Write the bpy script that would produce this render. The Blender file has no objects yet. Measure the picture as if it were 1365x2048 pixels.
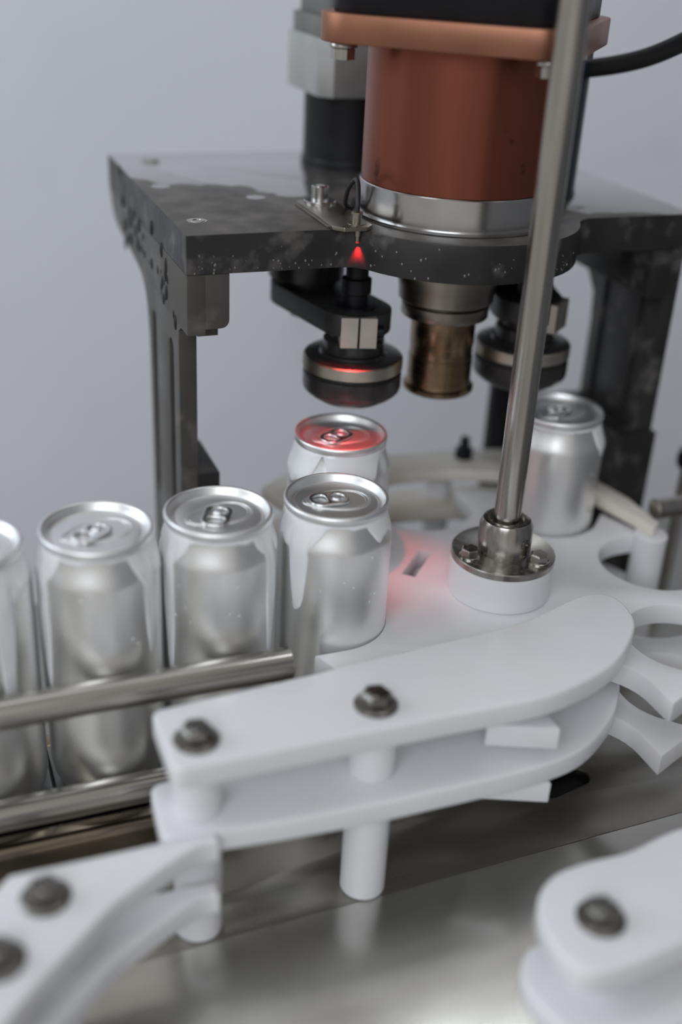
import bpy, bmesh, math, random
from mathutils import Vector, Matrix
from mathutils.geometry import tessellate_polygon
sc = bpy.context.scene
COL = sc.collection
MM = 0.001
PI = math.pi
sin, cos, rad = math.sin, math.cos, math.radians
random.seed(7)

# ------------------------------------------------------------------ camera
CAM_Z = 408.2
pitch, roll = rad(27.57), rad(3.108)
fwd = Vector((0, cos(pitch), -sin(pitch)))
rt0 = Vector((1, 0, 0)); up0 = rt0.cross(fwd)
rt = cos(roll) * rt0 + sin(roll) * up0
up = -sin(roll) * rt0 + cos(roll) * up0
cd = bpy.data.cameras.new('camera'); cam = bpy.data.objects.new('camera', cd); COL.objects.link(cam)
cam.matrix_world = Matrix(((rt.x, up.x, -fwd.x, 0), (rt.y, up.y, -fwd.y, 0), (rt.z, up.z, -fwd.z, CAM_Z * MM), (0, 0, 0, 1)))
cd.sensor_fit = 'VERTICAL'; cd.sensor_height = 36; cd.lens = 2287 / 2048 * 36
cd.clip_start = 0.01; cd.clip_end = 50
cd.dof.use_dof = True; cd.dof.focus_distance = 0.612; cd.dof.aperture_fstop = 2.0
sc.camera = cam

# ------------------------------------------------------------------ light and exposure
world = bpy.data.worlds.new('room_ambience'); sc.world = world; world.use_nodes = True
world.node_tree.nodes['Background'].inputs[0].default_value = (0.88, 0.85, 0.82, 1)
world.node_tree.nodes['Background'].inputs[1].default_value = 0.44

def area(name, loc, target, sx, sy, power, color=(1, 1, 1)):
    d = bpy.data.lights.new(name, 'AREA'); d.shape = 'RECTANGLE'; d.size = sx; d.size_y = sy
    d.energy = power; d.color = color
    o = bpy.data.objects.new(name, d); COL.objects.link(o); o.location = loc
    o.rotation_euler = (Vector(target) - Vector(loc)).to_track_quat('-Z', 'Y').to_euler()
    return o
area('ceiling_lamp', (-0.6, 0.35, 2.0), (-0.1, 0.75, 0), 0.35, 1.6, 2.5, (0.86, 0.93, 1.0))
for (lx, ly), (ex, ey), wd, pw in (((0.425, 0.925), (0.57, 0.62), 0.10, 1.2), ((0.66, 1.025), (0.78, 0.825), 0.06, 0.28), ((0.625, 0.79), (0.69, 0.66), 0.05, 0.2)):
    # tube lamps added overhead so their reflections streak the apron
    o = area('ceiling_lamp', ((lx + ex) / 2, (ly + ey) / 2, 2.0), ((lx + ex) / 2, (ly + ey) / 2, 0), wd, math.hypot(ex - lx, ey - ly), pw, (0.9, 0.95, 1.0))
    o.rotation_euler = (0, 0, math.atan2(ey - ly, ex - lx) - PI / 2)
area('window_light', (-2.1, 0.5, 1.1), (0, 0.7, 0.1), 1.4, 1.2, 16, (0.80, 0.90, 1.0))
area('window_light', (-0.5, -1.5, 1.35), (0, 0.55, 0.15), 1.5, 0.9, 19, (0.85, 0.92, 1.0))
sc.view_settings.view_transform = 'Standard'; sc.view_settings.look = 'None'
sc.view_settings.gamma = 1; sc.view_settings.use_curve_mapping = False
sc.view_settings.exposure = 0.05

# ------------------------------------------------------------------ materials
def mat(name, color, rough=0.5, metal=0.0, var=0.0, scale=60, rvar=0.0, bump=0.0, bscale=200, stretch=(1, 1, 1),
        coat=0.0, sss=0.0, color2=None, c2scale=25, c2lo=0.55, c2hi=0.7, rough2=None, c2stretch=(1, 1, 1), aniso=0.0, c2detail=6, spec=0.5):
    m = bpy.data.materials.new(name); m.use_nodes = True
    nt = m.node_tree; N = nt.nodes; L = nt.links; b = N['Principled BSDF']
    b.inputs['Roughness'].default_value = rough; b.inputs['Metallic'].default_value = metal
    b.inputs['Coat Weight'].default_value = coat; b.inputs['Coat Roughness'].default_value = 0.12
    b.inputs['Anisotropic'].default_value = aniso; b.inputs['Specular IOR Level'].default_value = spec
    if sss:
        b.inputs['Subsurface Weight'].default_value = sss; b.inputs['Subsurface Radius'].default_value = (0.004, 0.004, 0.0035)
        b.inputs['Subsurface Scale'].default_value = 1.0
    tc = N.new('ShaderNodeTexCoord')
    def noise(sc_, st, det=4):
        mp = N.new('ShaderNodeMapping'); mp.inputs['Scale'].default_value = st; L.new(tc.outputs['Object'], mp.inputs['Vector'])
        n = N.new('ShaderNodeTexNoise'); n.inputs['Scale'].default_value = sc_; n.inputs['Detail'].default_value = det
        L.new(mp.outputs['Vector'], n.inputs['Vector']); return n.outputs['Fac']
    def ramp(src, lo, hi, a, c):
        r = N.new('ShaderNodeMapRange'); r.inputs['From Min'].default_value = lo; r.inputs['From Max'].default_value = hi
        r.inputs['To Min'].default_value = a; r.inputs['To Max'].default_value = c; L.new(src, r.inputs['Value']); return r.outputs['Result']
    f = noise(scale, stretch)
    base = N.new('ShaderNodeMixRGB'); base.blend_type = 'MIX'
    base.inputs[1].default_value = (*[max(0, c * (1 - var)) for c in color], 1); base.inputs[2].default_value = (*[min(1, c * (1 + var)) for c in color], 1)
    L.new(ramp(f, 0.3, 0.7, 0, 1), base.inputs[0]); out = base.outputs[0]
    mask = None
    if color2 is not None:
        mask = ramp(noise(c2scale, c2stretch, c2detail), c2lo, c2hi, 0, 1)
        mx = N.new('ShaderNodeMixRGB'); L.new(mask, mx.inputs[0]); L.new(out, mx.inputs[1]); mx.inputs[2].default_value = (*color2, 1); out = mx.outputs[0]
    L.new(out, b.inputs['Base Color'])
    if rvar or rough2 is not None:
        r = ramp(f, 0.3, 0.7, max(0.02, rough - rvar), min(1, rough + rvar))
        if rough2 is not None and mask is not None:
            mr = N.new('ShaderNodeMix'); mr.data_type = 'FLOAT'; L.new(mask, mr.inputs[0]); L.new(r, mr.inputs[2]); mr.inputs[3].default_value = rough2; r = mr.outputs[0]
        L.new(r, b.inputs['Roughness'])
    if bump:
        bp = N.new('ShaderNodeBump'); bp.inputs['Strength'].default_value = bump; bp.inputs['Distance'].default_value = 0.0004
        L.new(noise(bscale, stretch), bp.inputs['Height']); L.new(bp.outputs['Normal'], b.inputs['Normal'])
    return m

M_WALL = mat('painted_wall', (0.78, 0.79, 0.84), 0.75, var=0.025, scale=2.5, color2=(0.62, 0.63, 0.67), c2scale=7, c2lo=0.68, c2hi=0.8)
M_FLOOR = mat('floor_paint', (0.35, 0.34, 0.33), 0.5, var=0.1, scale=5)
M_PLASTIC = mat('white_plastic', (0.82, 0.815, 0.835), 0.32, var=0.015, scale=30, sss=0.12, color2=(0.80, 0.765, 0.715), c2scale=14, c2lo=0.55, c2hi=0.85, rvar=0.06)
M_PLASTIC_OLD = mat('stained_white_plastic', (0.80, 0.75, 0.67), 0.38, var=0.05, scale=30, color2=(0.68, 0.60, 0.50), c2scale=18, c2lo=0.5, c2hi=0.85)
M_ALU = mat('aluminium_can', (0.92, 0.92, 0.91), 0.38, metal=1, var=0.02, scale=40, rvar=0.03, bump=0.03, bscale=300)
M_LID = mat('aluminium_lid', (0.90, 0.90, 0.90), 0.42, metal=1, var=0.02, scale=60, rvar=0.02)
M_TAB = mat('aluminium_tab', (0.86, 0.86, 0.86), 0.22, metal=1, var=0.02, scale=60)
M_FOAM = mat('beer_foam_film', (0.90, 0.91, 0.92), 0.2, var=0.02, scale=80, sss=0.2, coat=0.4, bump=0.06, bscale=260)
M_WATER = mat('water_drop', (0.75, 0.77, 0.78), 0.05, coat=0.8)
M_STEEL = mat('brushed_steel', (0.42, 0.40, 0.37), 0.24, metal=1, var=0.14, scale=30, rvar=0.06, bump=0.08, bscale=60, stretch=(10, 10, 0.4))
M_RAIL = mat('rail_steel', (0.46, 0.44, 0.41), 0.22, metal=1, var=0.12, scale=40, rvar=0.06, bump=0.06, bscale=80, stretch=(0.3, 6, 6))
M_DECK = mat('deck_steel', (0.33, 0.32, 0.295), 0.27, metal=1, var=0.12, scale=9, rvar=0.05, bump=0.06, bscale=120, stretch=(1, 5, 1), color2=(0.33, 0.31, 0.28), c2scale=8, c2lo=0.5, c2hi=0.75, rough2=0.33)
M_APRON = mat('lightened_apron_steel', (0.58, 0.575, 0.545), 0.20, metal=1, var=0.12, scale=9, rvar=0.02, stretch=(1, 5, 1), color2=(0.48, 0.465, 0.43), c2scale=11, c2lo=0.5, c2hi=0.7)  # deck steel again, lightened to stand for its lit front part
M_DARKSTEEL = mat('dark_bolt_steel', (0.20, 0.19, 0.175), 0.28, metal=1, var=0.1, rvar=0.08)
M_BLACK = mat('black_metal', (0.007, 0.007, 0.009), 0.42, spec=0.25, var=0.3, scale=50, rvar=0.1)
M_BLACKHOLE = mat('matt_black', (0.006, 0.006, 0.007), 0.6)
M_PLATE = mat('grey_anodised_plate', (0.026, 0.0245, 0.024), 0.42, spec=0.35, metal=0.0, var=0.25, scale=35, rvar=0.1, color2=(0.105, 0.098, 0.092), c2scale=70, c2lo=0.55, c2hi=0.72, bump=0.08, bscale=180)
M_LEG = mat('lit_worn_grey_leg', (0.070, 0.065, 0.057), 0.40, spec=0.35, metal=0.0, var=0.2, scale=30, rvar=0.1, color2=(0.13, 0.118, 0.105), c2scale=55, c2lo=0.58, c2hi=0.72)  # base lightened for the light from the left, worn blotches on top
M_COPPER = mat('copper_housing', (0.24, 0.073, 0.044), 0.33, metal=0.85, var=0.16, scale=14, rvar=0.05, stretch=(3, 3, 0.25), color2=(0.07, 0.035, 0.025), c2scale=42, c2lo=0.68, c2hi=0.73)
M_COPPERFL = mat('copper_flange', (0.31, 0.138, 0.085), 0.40, metal=0.8, var=0.10, scale=30, rvar=0.05)
M_BRONZE = mat('bronze_spindle', (0.22, 0.155, 0.095), 0.27, metal=1, var=0.08, scale=12, stretch=(0.05, 0.05, 10), rvar=0.08)
M_COLLAR = mat('grey_bronze_collar', (0.25, 0.225, 0.19), 0.34, metal=1, var=0.1, scale=40, stretch=(0.5, 0.5, 5), rvar=0.05)
M_RING = mat('bright_ring_steel', (0.52, 0.51, 0.50), 0.22, metal=1, var=0.08, scale=50, rvar=0.05)
M_KNURL = mat('knurled_steel', (0.52, 0.48, 0.41), 0.38, metal=1, var=0.15, scale=60)
M_TARNISH = mat('tarnished_bracket_steel', (0.30, 0.27, 0.23), 0.33, metal=1, var=0.1, scale=60, rvar=0.08)
M_GREYBLOCK = mat('cast_grey_block', (0.42, 0.43, 0.42), 0.42, metal=0.5, var=0.08, scale=60)
M_GREYCAST = mat('dull_grey_casting', (0.17, 0.175, 0.165), 0.55, metal=0.2, var=0.1, scale=60)
M_RUBBER = mat('black_rubber', (0.010, 0.010, 0.012), 0.5)
M_ROLLER = mat('dark_roller_steel', (0.035, 0.033, 0.034), 0.28, metal=0.3, var=0.15, scale=60, rvar=0.06)
M_ARM = mat('blackened_arm', (0.022, 0.022, 0.022), 0.45, var=0.3, scale=90, color2=(0.09, 0.085, 0.075), c2scale=160, c2lo=0.66, c2hi=0.74)
M_CLAMP = mat('bare_clamp_face', (0.50, 0.46, 0.41), 0.4, metal=0.8, var=0.08, scale=90)
M_BELT = mat('conveyor_belt', (0.22, 0.22, 0.21), 0.4, metal=0.6, var=0.15, scale=30)
M_CONVEYOR = mat('wet_conveyor_side', (0.30, 0.25, 0.19), 0.22, metal=1, var=0.2, scale=14, rvar=0.08, bump=0.5, bscale=22)
M_LED = bpy.data.materials.new('red_sensor_lens'); M_LED.use_nodes = True
_b = M_LED.node_tree.nodes['Principled BSDF']; _b.inputs['Base Color'].default_value = (0.6, 0.02, 0.02, 1)
_b.inputs['Emission Color'].default_value = (1, 0.03, 0.03, 1); _b.inputs['Emission Strength'].default_value = 0.25

# wet top of the plate: matt dried areas against a mirror-like puddle
def wet_plate():
    m = mat('wet_plate_top', (0.092, 0.082, 0.072), 0.46, var=0.42, scale=60, rvar=0.1, bump=0.06, bscale=150)
    nt = m.node_tree; N = nt.nodes; L = nt.links; b = N['Principled BSDF']
    tc = N.new('ShaderNodeTexCoord'); sep = N.new('ShaderNodeSeparateXYZ'); L.new(tc.outputs['Object'], sep.inputs[0])
    n = N.new('ShaderNodeTexNoise'); n.inputs['Scale'].default_value = 22; n.inputs['Detail'].default_value = 5; L.new(tc.outputs['Object'], n.inputs['Vector'])
    a = N.new('ShaderNodeMath'); a.operation = 'MULTIPLY_ADD'; L.new(n.outputs['Fac'], a.inputs[0]); a.inputs[1].default_value = 0.11; L.new(sep.outputs['Y'], a.inputs[2])
    x = N.new('ShaderNodeMath'); x.operation = 'MULTIPLY_ADD'; L.new(sep.outputs['X'], x.inputs[0]); x.inputs[1].default_value = 0.44; L.new(a.outputs[0], x.inputs[2])
    mr = N.new('ShaderNodeMapRange'); mr.inputs['From Min'].default_value = 0.088; mr.inputs['From Max'].default_value = 0.094; L.new(x.outputs[0], mr.inputs['Value'])
    rr = N.new('ShaderNodeMapRange'); rr.inputs['To Min'].default_value = 0.42; rr.inputs['To Max'].default_value = 0.05; L.new(mr.outputs['Result'], rr.inputs['Value'])
    for l in list(b.inputs['Roughness'].links): L.remove(l)
    L.new(rr.outputs['Result'], b.inputs['Roughness'])
    c = N.new('ShaderNodeMapRange'); c.inputs['To Min'].default_value = 0.0; c.inputs['To Max'].default_value = 1.0; L.new(mr.outputs['Result'], c.inputs['Value'])
    L.new(c.outputs['Result'], b.inputs['Coat Weight']); b.inputs['Coat Roughness'].default_value = 0.06
    return m
M_WETTOP = wet_plate()

# ------------------------------------------------------------------ mesh helpers (all numbers in millimetres)
def link(name, me, m, parent=None, loc=(0, 0, 0), rotz=0.0):
    o = bpy.data.objects.new(name, me); COL.objects.link(o)
    if m: me.materials.append(m)
    o.location = [c * MM for c in loc]; o.rotation_euler = (0, 0, rotz)
    if parent: o.parent = parent
    return o
def obj(name, bm, m, parent=None, loc=(0, 0, 0), rotz=0.0, sharp=38):
    bmesh.ops.remove_doubles(bm, verts=bm.verts, dist=1e-4)
    bmesh.ops.recalc_face_normals(bm, faces=bm.faces)
    bmesh.ops.scale(bm, vec=(MM, MM, MM), verts=bm.verts)
    me = bpy.data.meshes.new(name); bm.to_mesh(me); bm.free()
    me.shade_smooth()
    me.set_sharp_from_angle(angle=rad(sharp))
    return link(name, me, m, parent, loc, rotz)
def thing(name, label, cat, loc=(0, 0, 0), rotz=0.0, group=None):
    o = bpy.data.objects.new(name, None); COL.objects.link(o); o.empty_display_size = 0.01
    o.location = [c * MM for c in loc]; o.rotation_euler = (0, 0, rotz)
    o['label'] = label; o['category'] = cat
    if group: o['group'] = group
    return o
def tag(o, label=None, cat=None, group=None, kind=None):
    if label: o['label'] = label
    if cat: o['category'] = cat
    if group: o['group'] = group
    if kind: o['kind'] = kind
    return o
def lathe(bm, prof, seg=64, c=(0, 0, 0), mtx=None):
    """closed-in profile [(r, z)...]; r = 0 makes a pole"""
    T = mtx or Matrix.Identity(4)
    rings = []
    for r, z in prof:
        if r < 1e-6: rings.append([bm.verts.new(T @ Vector((c[0], c[1], c[2] + z)))])
        else: rings.append([bm.verts.new(T @ Vector((c[0] + r * cos(2 * PI * i / seg), c[1] + r * sin(2 * PI * i / seg), c[2] + z))) for i in range(seg)])
    for a, b in zip(rings, rings[1:]):
        for i in range(seg):
            j = (i + 1) % seg
            if len(a) == 1 and len(b) == 1: continue
            if len(a) == 1: bm.faces.new((a[0], b[i], b[j]))
            elif len(b) == 1: bm.faces.new((a[i], a[j], b[0]))
            else: bm.faces.new((a[i], a[j], b[j], b[i]))
    return bm
def LB(prof, **k): return lathe(bmesh.new(), prof, **k)
def disc_prof(r, z0, z1, ch=0.4):
    return [(0, z0), (r - ch, z0), (r, z0 + ch), (r, z1 - ch), (r - ch, z1), (0, z1)]
def frame_to(p0, p1):
    p0, p1 = Vector(p0), Vector(p1)
    return Matrix.Translation(p0) @ (p1 - p0).to_track_quat('Z', 'Y').to_matrix().to_4x4(), (p1 - p0).length
def rod(bm, p0, p1, r, seg=32, ch=0.5):
    T, l = frame_to(p0, p1)
    return lathe(bm, disc_prof(r, 0, l, ch), seg=seg, mtx=T)
def hexprism(bm, c, r, z0, z1, rot=0.0, ch=0.8, mtx=None):
    T = mtx or Matrix.Identity(4)
    ks = [(r - ch, z0), (r, z0 + 0.1), (r, z1 - ch), (r - ch, z1)]
    rings = [[bm.verts.new(T @ Vector((c[0] + q * cos(rot + i * PI / 3), c[1] + q * sin(rot + i * PI / 3), z))) for i in range(6)] for q, z in ks]
    bm.faces.new(rings[0]); bm.faces.new(rings[-1])
    for a, b in zip(rings, rings[1:]):
        for i in range(6): bm.faces.new((a[i], a[(i + 1) % 6], b[(i + 1) % 6], b[i]))
    return bm
def sgn_area(p): return 0.5 * sum(p[i][0] * p[(i + 1) % len(p)][1] - p[(i + 1) % len(p)][0] * p[i][1] for i in range(len(p)))
def ccw(p): return list(p) if sgn_area(p) > 0 else list(reversed(p))
def offset(p, d):
    """move a counter-clockwise outline inwards by d"""
    out = []; n = len(p)
    for i in range(n):
        a = Vector(p[i - 1]); b = Vector(p[i]); c = Vector(p[(i + 1) % n])
        e1 = (b - a).normalized(); e2 = (c - b).normalized()
        n1 = Vector((-e1.y, e1.x)); n2 = Vector((-e2.y, e2.x)); s = n1 + n2
        if s.length < 1e-6: s = n1
        s.normalize(); k = max(0.4, s.dot(n1))
        q = b + s * (d / k); out.append((q.x, q.y))
    return out
def round_poly(pts, r, n=6):
    """pts with radius r (number or list) -> outline with filleted corners"""
    out = []; m = len(pts)
    for i in range(m):
        R = r[i] if isinstance(r, (list, tuple)) else r
        a, b, c = Vector(pts[i - 1]), Vector(pts[i]), Vector(pts[(i + 1) % m])
        u = (a - b).normalized(); w = (c - b).normalized()
        ang = u.angle(w)
        if R < 1e-6 or ang > PI - 0.02: out.append((b.x, b.y)); continue
        t = min(R / math.tan(ang / 2), (a - b).length * 0.49, (c - b).length * 0.49); R = t * math.tan(ang / 2)
        cen = b + (u + w).normalized() * (R / sin(ang / 2))
        p0 = b + u * t - cen; p1 = b + w * t - cen
        a0 = math.atan2(p0.y, p0.x); da = math.atan2(p1.y, p1.x) - a0
        while da > PI: da -= 2 * PI
        while da < -PI: da += 2 * PI
        for k in range(n + 1):
            an = a0 + da * k / n; out.append((cen.x + R * cos(an), cen.y + R * sin(an)))
    return out
def smooth_closed(pts, n=6):
    out = []; m = len(pts)
    for i in range(m):
        p0, p1, p2, p3 = (Vector(pts[(i + k - 1) % m]) for k in range(4))
        for k in range(n):
            t = k / n
            q = 0.5 * ((2 * p1) + (p2 - p0) * t + (2 * p0 - 5 * p1 + 4 * p2 - p3) * t * t + (3 * p1 - p0 - 3 * p2 + p3) * t ** 3)
            out.append((q.x, q.y))
    return out
def smooth_open(pts, n=6):
    out = []; m = len(pts)
    for i in range(m - 1):
        p0 = Vector(pts[max(i - 1, 0)]); p1 = Vector(pts[i]); p2 = Vector(pts[i + 1]); p3 = Vector(pts[min(i + 2, m - 1)])
        for k in range(n):
            t = k / n
            q = 0.5 * ((2 * p1) + (p2 - p0) * t + (2 * p0 - 5 * p1 + 4 * p2 - p3) * t * t + (3 * p1 - p0 - 3 * p2 + p3) * t ** 3)
            out.append((q.x, q.y))
    out.append(tuple(pts[-1])); return out
def circle(c, r, n=24, a0=0.0): return [(c[0] + r * cos(a0 + 2 * PI * i / n), c[1] + r * sin(a0 + 2 * PI * i / n)) for i in range(n)]
def plate(bm, outer, z0, z1, holes=(), ch=0.6, steps=2, mtx=None):
    T = mtx or Matrix.Identity(4)
    outer = ccw(outer); holes = [list(reversed(ccw(h))) for h in holes]
    loops = [outer] + holes
    prof = [(ch, z0)] if ch else [(0, z0)]
    if ch:
        for k in range(1, steps + 1): a = PI / 2 * k / steps; prof.append((ch * (1 - sin(a)), z0 + ch * (1 - cos(a))))
        for k in range(0, steps + 1): a = PI / 2 * k / steps; prof.append((ch * (1 - cos(a)), z1 - ch * (1 - sin(a))))
    else: prof.append((0, z1))
    layers = []
    for d, z in prof:
        lay = []
        for lp in loops:
            q = offset(lp, d) if d > 1e-9 else lp
            lay.append([bm.verts.new(T @ Vector((x, y, z))) for x, y in q])
        layers.append(lay)
    for A, B in zip(layers, layers[1:]):
        for a, b in zip(A, B):
            n = len(a)
            for i in range(n): bm.faces.new((a[i], a[(i + 1) % n], b[(i + 1) % n], b[i]))
    for lay, d in ((layers[0], prof[0][0]), (layers[-1], prof[-1][0])):
        if len(lay) == 1: bm.faces.new(lay[0]); continue
        flat = [v for l in lay for v in l]
        polys = [[Vector((x, y, 0)) for x, y in (offset(lp, d) if d > 1e-9 else lp)] for lp in loops]
        for t in tessellate_polygon(polys):
            try: bm.faces.new([flat[i] for i in t])
            except ValueError: pass
    return bm
def PB(*a, **k): return plate(bmesh.new(), *a, **k)
def box(bm, x0, x1, y0, y1, z0, z1, ch=0.5): return plate(bm, [(x0, y0), (x1, y0), (x1, y1), (x0, y1)], z0, z1, ch=ch, steps=1)
def tube_path(bm, pts, r, seg=12):
    pts = [Vector(p) for p in pts]; rings = []
    prev = None
    for i, p in enumerate(pts):
        t = (pts[min(i + 1, len(pts) - 1)] - pts[max(i - 1, 0)]).normalized()
        if prev is None: n = t.orthogonal().normalized()
        else: n = (prev - t * prev.dot(t)).normalized()
        prev = n; b = t.cross(n); R = r[i] if isinstance(r, (list, tuple)) else r
        rings.append([bm.verts.new(p + R * (cos(2 * PI * k / seg) * n + sin(2 * PI * k / seg) * b)) for k in range(seg)])
    for a, c in zip(rings, rings[1:]):
        for k in range(seg): bm.faces.new((a[k], a[(k + 1) % seg], c[(k + 1) % seg], c[k]))
    bm.faces.new(rings[0]); bm.faces.new(rings[-1]); return bm
def curve3(pts, n=8):
    out = []; m = len(pts); P = [Vector(p) for p in pts]
    for i in range(m - 1):
        p0, p1, p2, p3 = P[max(i - 1, 0)], P[i], P[i + 1], P[min(i + 2, m - 1)]
        for k in range(n):
            t = k / n
            out.append(0.5 * ((2 * p1) + (p2 - p0) * t + (2 * p0 - 5 * p1 + 4 * p2 - p3) * t * t + (3 * p1 - p0 - 3 * p2 + p3) * t ** 3))
    out.append(P[-1]); return out
def droplet(bm, c, r, n, stretch=1.0, seg=8):
    """small half bead sitting on a surface with unit normal n"""
    n = Vector(n).normalized(); T = Matrix.Translation(Vector(c)) @ n.to_track_quat('Z', 'Y').to_matrix().to_4x4()
    prof = [(r, -0.1 * r), (r * 0.92, r * 0.3), (r * 0.55, r * 0.58), (0, r * 0.7)]
    rings = []
    return lathe(bm, prof, seg=seg, mtx=T @ Matrix.Diagonal((1, stretch, 1, 1)))

# ------------------------------------------------------------------ frames of reference
MA = (55.0, 660.0); MROT = rad(22)           # spindle axis and the yaw of the machine and conveyor
def mw(u, v): return (MA[0] + u * cos(MROT) - v * sin(MROT), MA[1] + u * sin(MROT) + v * cos(MROT))
DECK = -21.0
STAR = (92.0, 561.0)
CL0 = Vector((-115.7, 474.6)); CDIR = Vector((cos(MROT), sin(MROT))); CN = Vector((CDIR.y, -CDIR.x))   # can line, its direction and outward side
def cl(s, off): q = CL0 + CDIR * s + CN * off; return (q.x, q.y)

# ------------------------------------------------------------------ setting
bm = bmesh.new(); box(bm, -3200, 1600, 1900, 2000, -900, 2600, ch=0); tag(obj('wall_back', bm, M_WALL), kind='structure')
bm = bmesh.new(); box(bm, -3200, 1600, -1500, 1900, -950, -900, ch=0); tag(obj('floor', bm, M_FLOOR), kind='structure')
bm = bmesh.new(); box(bm, 1500, 1600, -1500, 1900, -900, 2600, ch=0); tag(obj('unseen_wall_right', bm, mat('unseen_wall_grey', (0.22, 0.22, 0.23), 0.7, var=0.05, scale=3)), kind='structure')  # unseen dark wall, added to keep the right side dim

# steel deck on a cabinet base, with the open slot beside the guide
t = thing('machine_table', 'wet brushed stainless steel table top under the white plastic guides', 'table', (MA[0], MA[1], -900), MROT)
def m_local(x, y):
    dx, dy = x - MA[0], y - MA[1]; return (dx * cos(MROT) + dy * sin(MROT), -dx * sin(MROT) + dy * cos(MROT))
a, b = Vector(m_local(125, 500)), Vector(m_local(143, 512)); d = (b - a).normalized(); ang = math.atan2(d.y, d.x)
slot = [(a.x + 7 * cos(ang + PI / 2 + PI * i / 8), a.y + 7 * sin(ang + PI / 2 + PI * i / 8)) for i in range(9)] + [(b.x + 7 * cos(ang - PI / 2 + PI * i / 8), b.y + 7 * sin(ang - PI / 2 + PI * i / 8)) for i in range(9)]
obj('table_top', PB([(-430, -225.8), (420, -204.4), (420, 100), (-430, 100)], 900 + DECK - 4, 900 + DECK, holes=[slot], ch=0.8), M_DECK, t)
bm = bmesh.new(); box(bm, slot[0][0] - 30, slot[0][0] + 45, slot[0][1] - 45, slot[0][1] + 30, 900 + DECK - 12, 900 + DECK - 7, ch=0.3); obj('slot_dark_sheet', bm, M_BLACKHOLE, t)  # black sheet painting the shade inside the slot
sa, sl = math.atan2(21.4, 850), rad(16)               # added apron, tilted to reflect the light from above
ux = Vector((cos(sa), sin(sa), 0)); dn = Vector((sin(sa) * cos(sl), -cos(sa) * cos(sl), -sin(sl))); nn = ux.cross(-dn)
T = Matrix(((ux.x, -dn.x, nn.x, -430), (ux.y, -dn.y, nn.y, -225.9), (ux.z, -dn.z, nn.z, 900 + DECK - 0.2), (0, 0, 0, 1)))
obj('added_apron', PB([(0, -340), (850, -340), (850, 0), (0, 0)], -3, 0, ch=0.5, mtx=T), M_APRON, t)
bm = bmesh.new(); box(bm, -400, 390, -520, 80, 100, 900 + DECK - 125, ch=2); obj('cabinet_body', bm, M_STEEL, t)
for x, y, zt in ((-415, -520, 100), (405, -520, 100), (405, 85, 4), (-415, 85, 4)):
    bm = bmesh.new(); box(bm, x - 14, x + 14, y - 14, y + 14, 0, 900 + DECK - zt, ch=1); obj('leg', bm, M_STEEL, t)

# ------------------------------------------------------------------ conveyor
t = thing('can_conveyor', 'straight steel conveyor with a wet side frame carrying the row of cans', 'conveyor', (CL0.x, CL0.y, DECK), MROT)
for yy in (-44, 28):
    o = PB(round_poly([(yy, 0), (yy + 16, 0), (yy + 16, 18), (yy, 18)], [0, 0, 6, 6], 5), -330, 122 if yy < 0 else 60, ch=0.4,
           mtx=Matrix(((0, 0, 1, 0), (1, 0, 0, 0), (0, 1, 0, 0), (0, 0, 0, 1))))
    obj('side_frame', o, M_CONVEYOR, t)
for i in range(15):                              # hinged slat chain under the cans
    x = -330 + i * 30
    if x + 30 > 90: continue
    bm = bmesh.new(); box(bm, x + 0.6, x + 29.4, -26, 26, 17.5, 20.9, ch=0.5); obj('chain_slat', bm, M_BELT, t)
bm = bmesh.new(); box(bm, -330, 90, -22, 22, 0, 17.4, ch=0.5); obj('chain_bed', bm, M_BLACK, t)

t = thing('bed_arc', 'curved steel bed plate under the back of the white star wheel', 'plate', (STAR[0], STAR[1], DECK))
ba = [(131 * cos(rad(a)), 131 * sin(rad(a))) for a in range(40, 219, 4)] + [(64 * cos(rad(a)), 64 * sin(rad(a))) for a in range(216, 39, -6)]
obj('bed_plate', PB(ba, 0, 20.8, ch=0.6), M_DECK, t)

# front guide rail: two round bars on a post outside the frame
t = thing('guide_rail', 'pair of polished round steel guide rails in front of the row of cans', 'rail', (CL0.x, CL0.y, DECK), MROT)
bm = bmesh.new(); rod(bm, (-300, -38.6, 97), (86.5, -38.6, 97), 8, 40, 0.6); obj('rail_bar', bm, M_RAIL, t)
bm = bmesh.new(); rod(bm, (-300, -38.6, 36.5), (60, -38.6, 36.5), 8, 40, 0.6); obj('rail_bar', bm, M_RAIL, t)
bm = bmesh.new(); rod(bm, (-270, -53, 0), (-270, -53, 110), 6.5, 24); obj('rail_post', bm, M_STEEL, t)

# ------------------------------------------------------------------ cans
CAN_H = 146.0
def can_body_prof():
    return [(0, 6), (20, 3), (23.5, 0.4), (24.5, 0), (25.5, 0.5), (28.4, 7), (29.6, 13), (29.7, 16), (29.7, 40), (29.7, 70), (29.7, 100), (29.7, 125.6),
            (29.55, 127), (29.1, 128.6), (28.2, 131.2), (27.2, 134), (26.4, 136.6), (25.9, 138.6), (25.7, 140.2), (25.6, 142.4), (25.2, 143)]
def lid_prof():
    return [(25.7, 141.8), (26.3, 141.6), (26.85, 142.2), (27.05, 143.2), (27.05, 144.6), (26.7, 145.6), (26.0, 146.0), (25.3, 145.8), (24.8, 145.2), (24.5, 144.2),
            (23.9, 143.2), (23.3, 142.2), (22.9, 141.7), (22.5, 141.5), (22.1, 141.7), (21.8, 142.3), (21.4, 142.7), (20.8, 142.85), (14, 142.85), (8, 142.85), (3, 142.85), (0, 142.85)]
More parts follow.
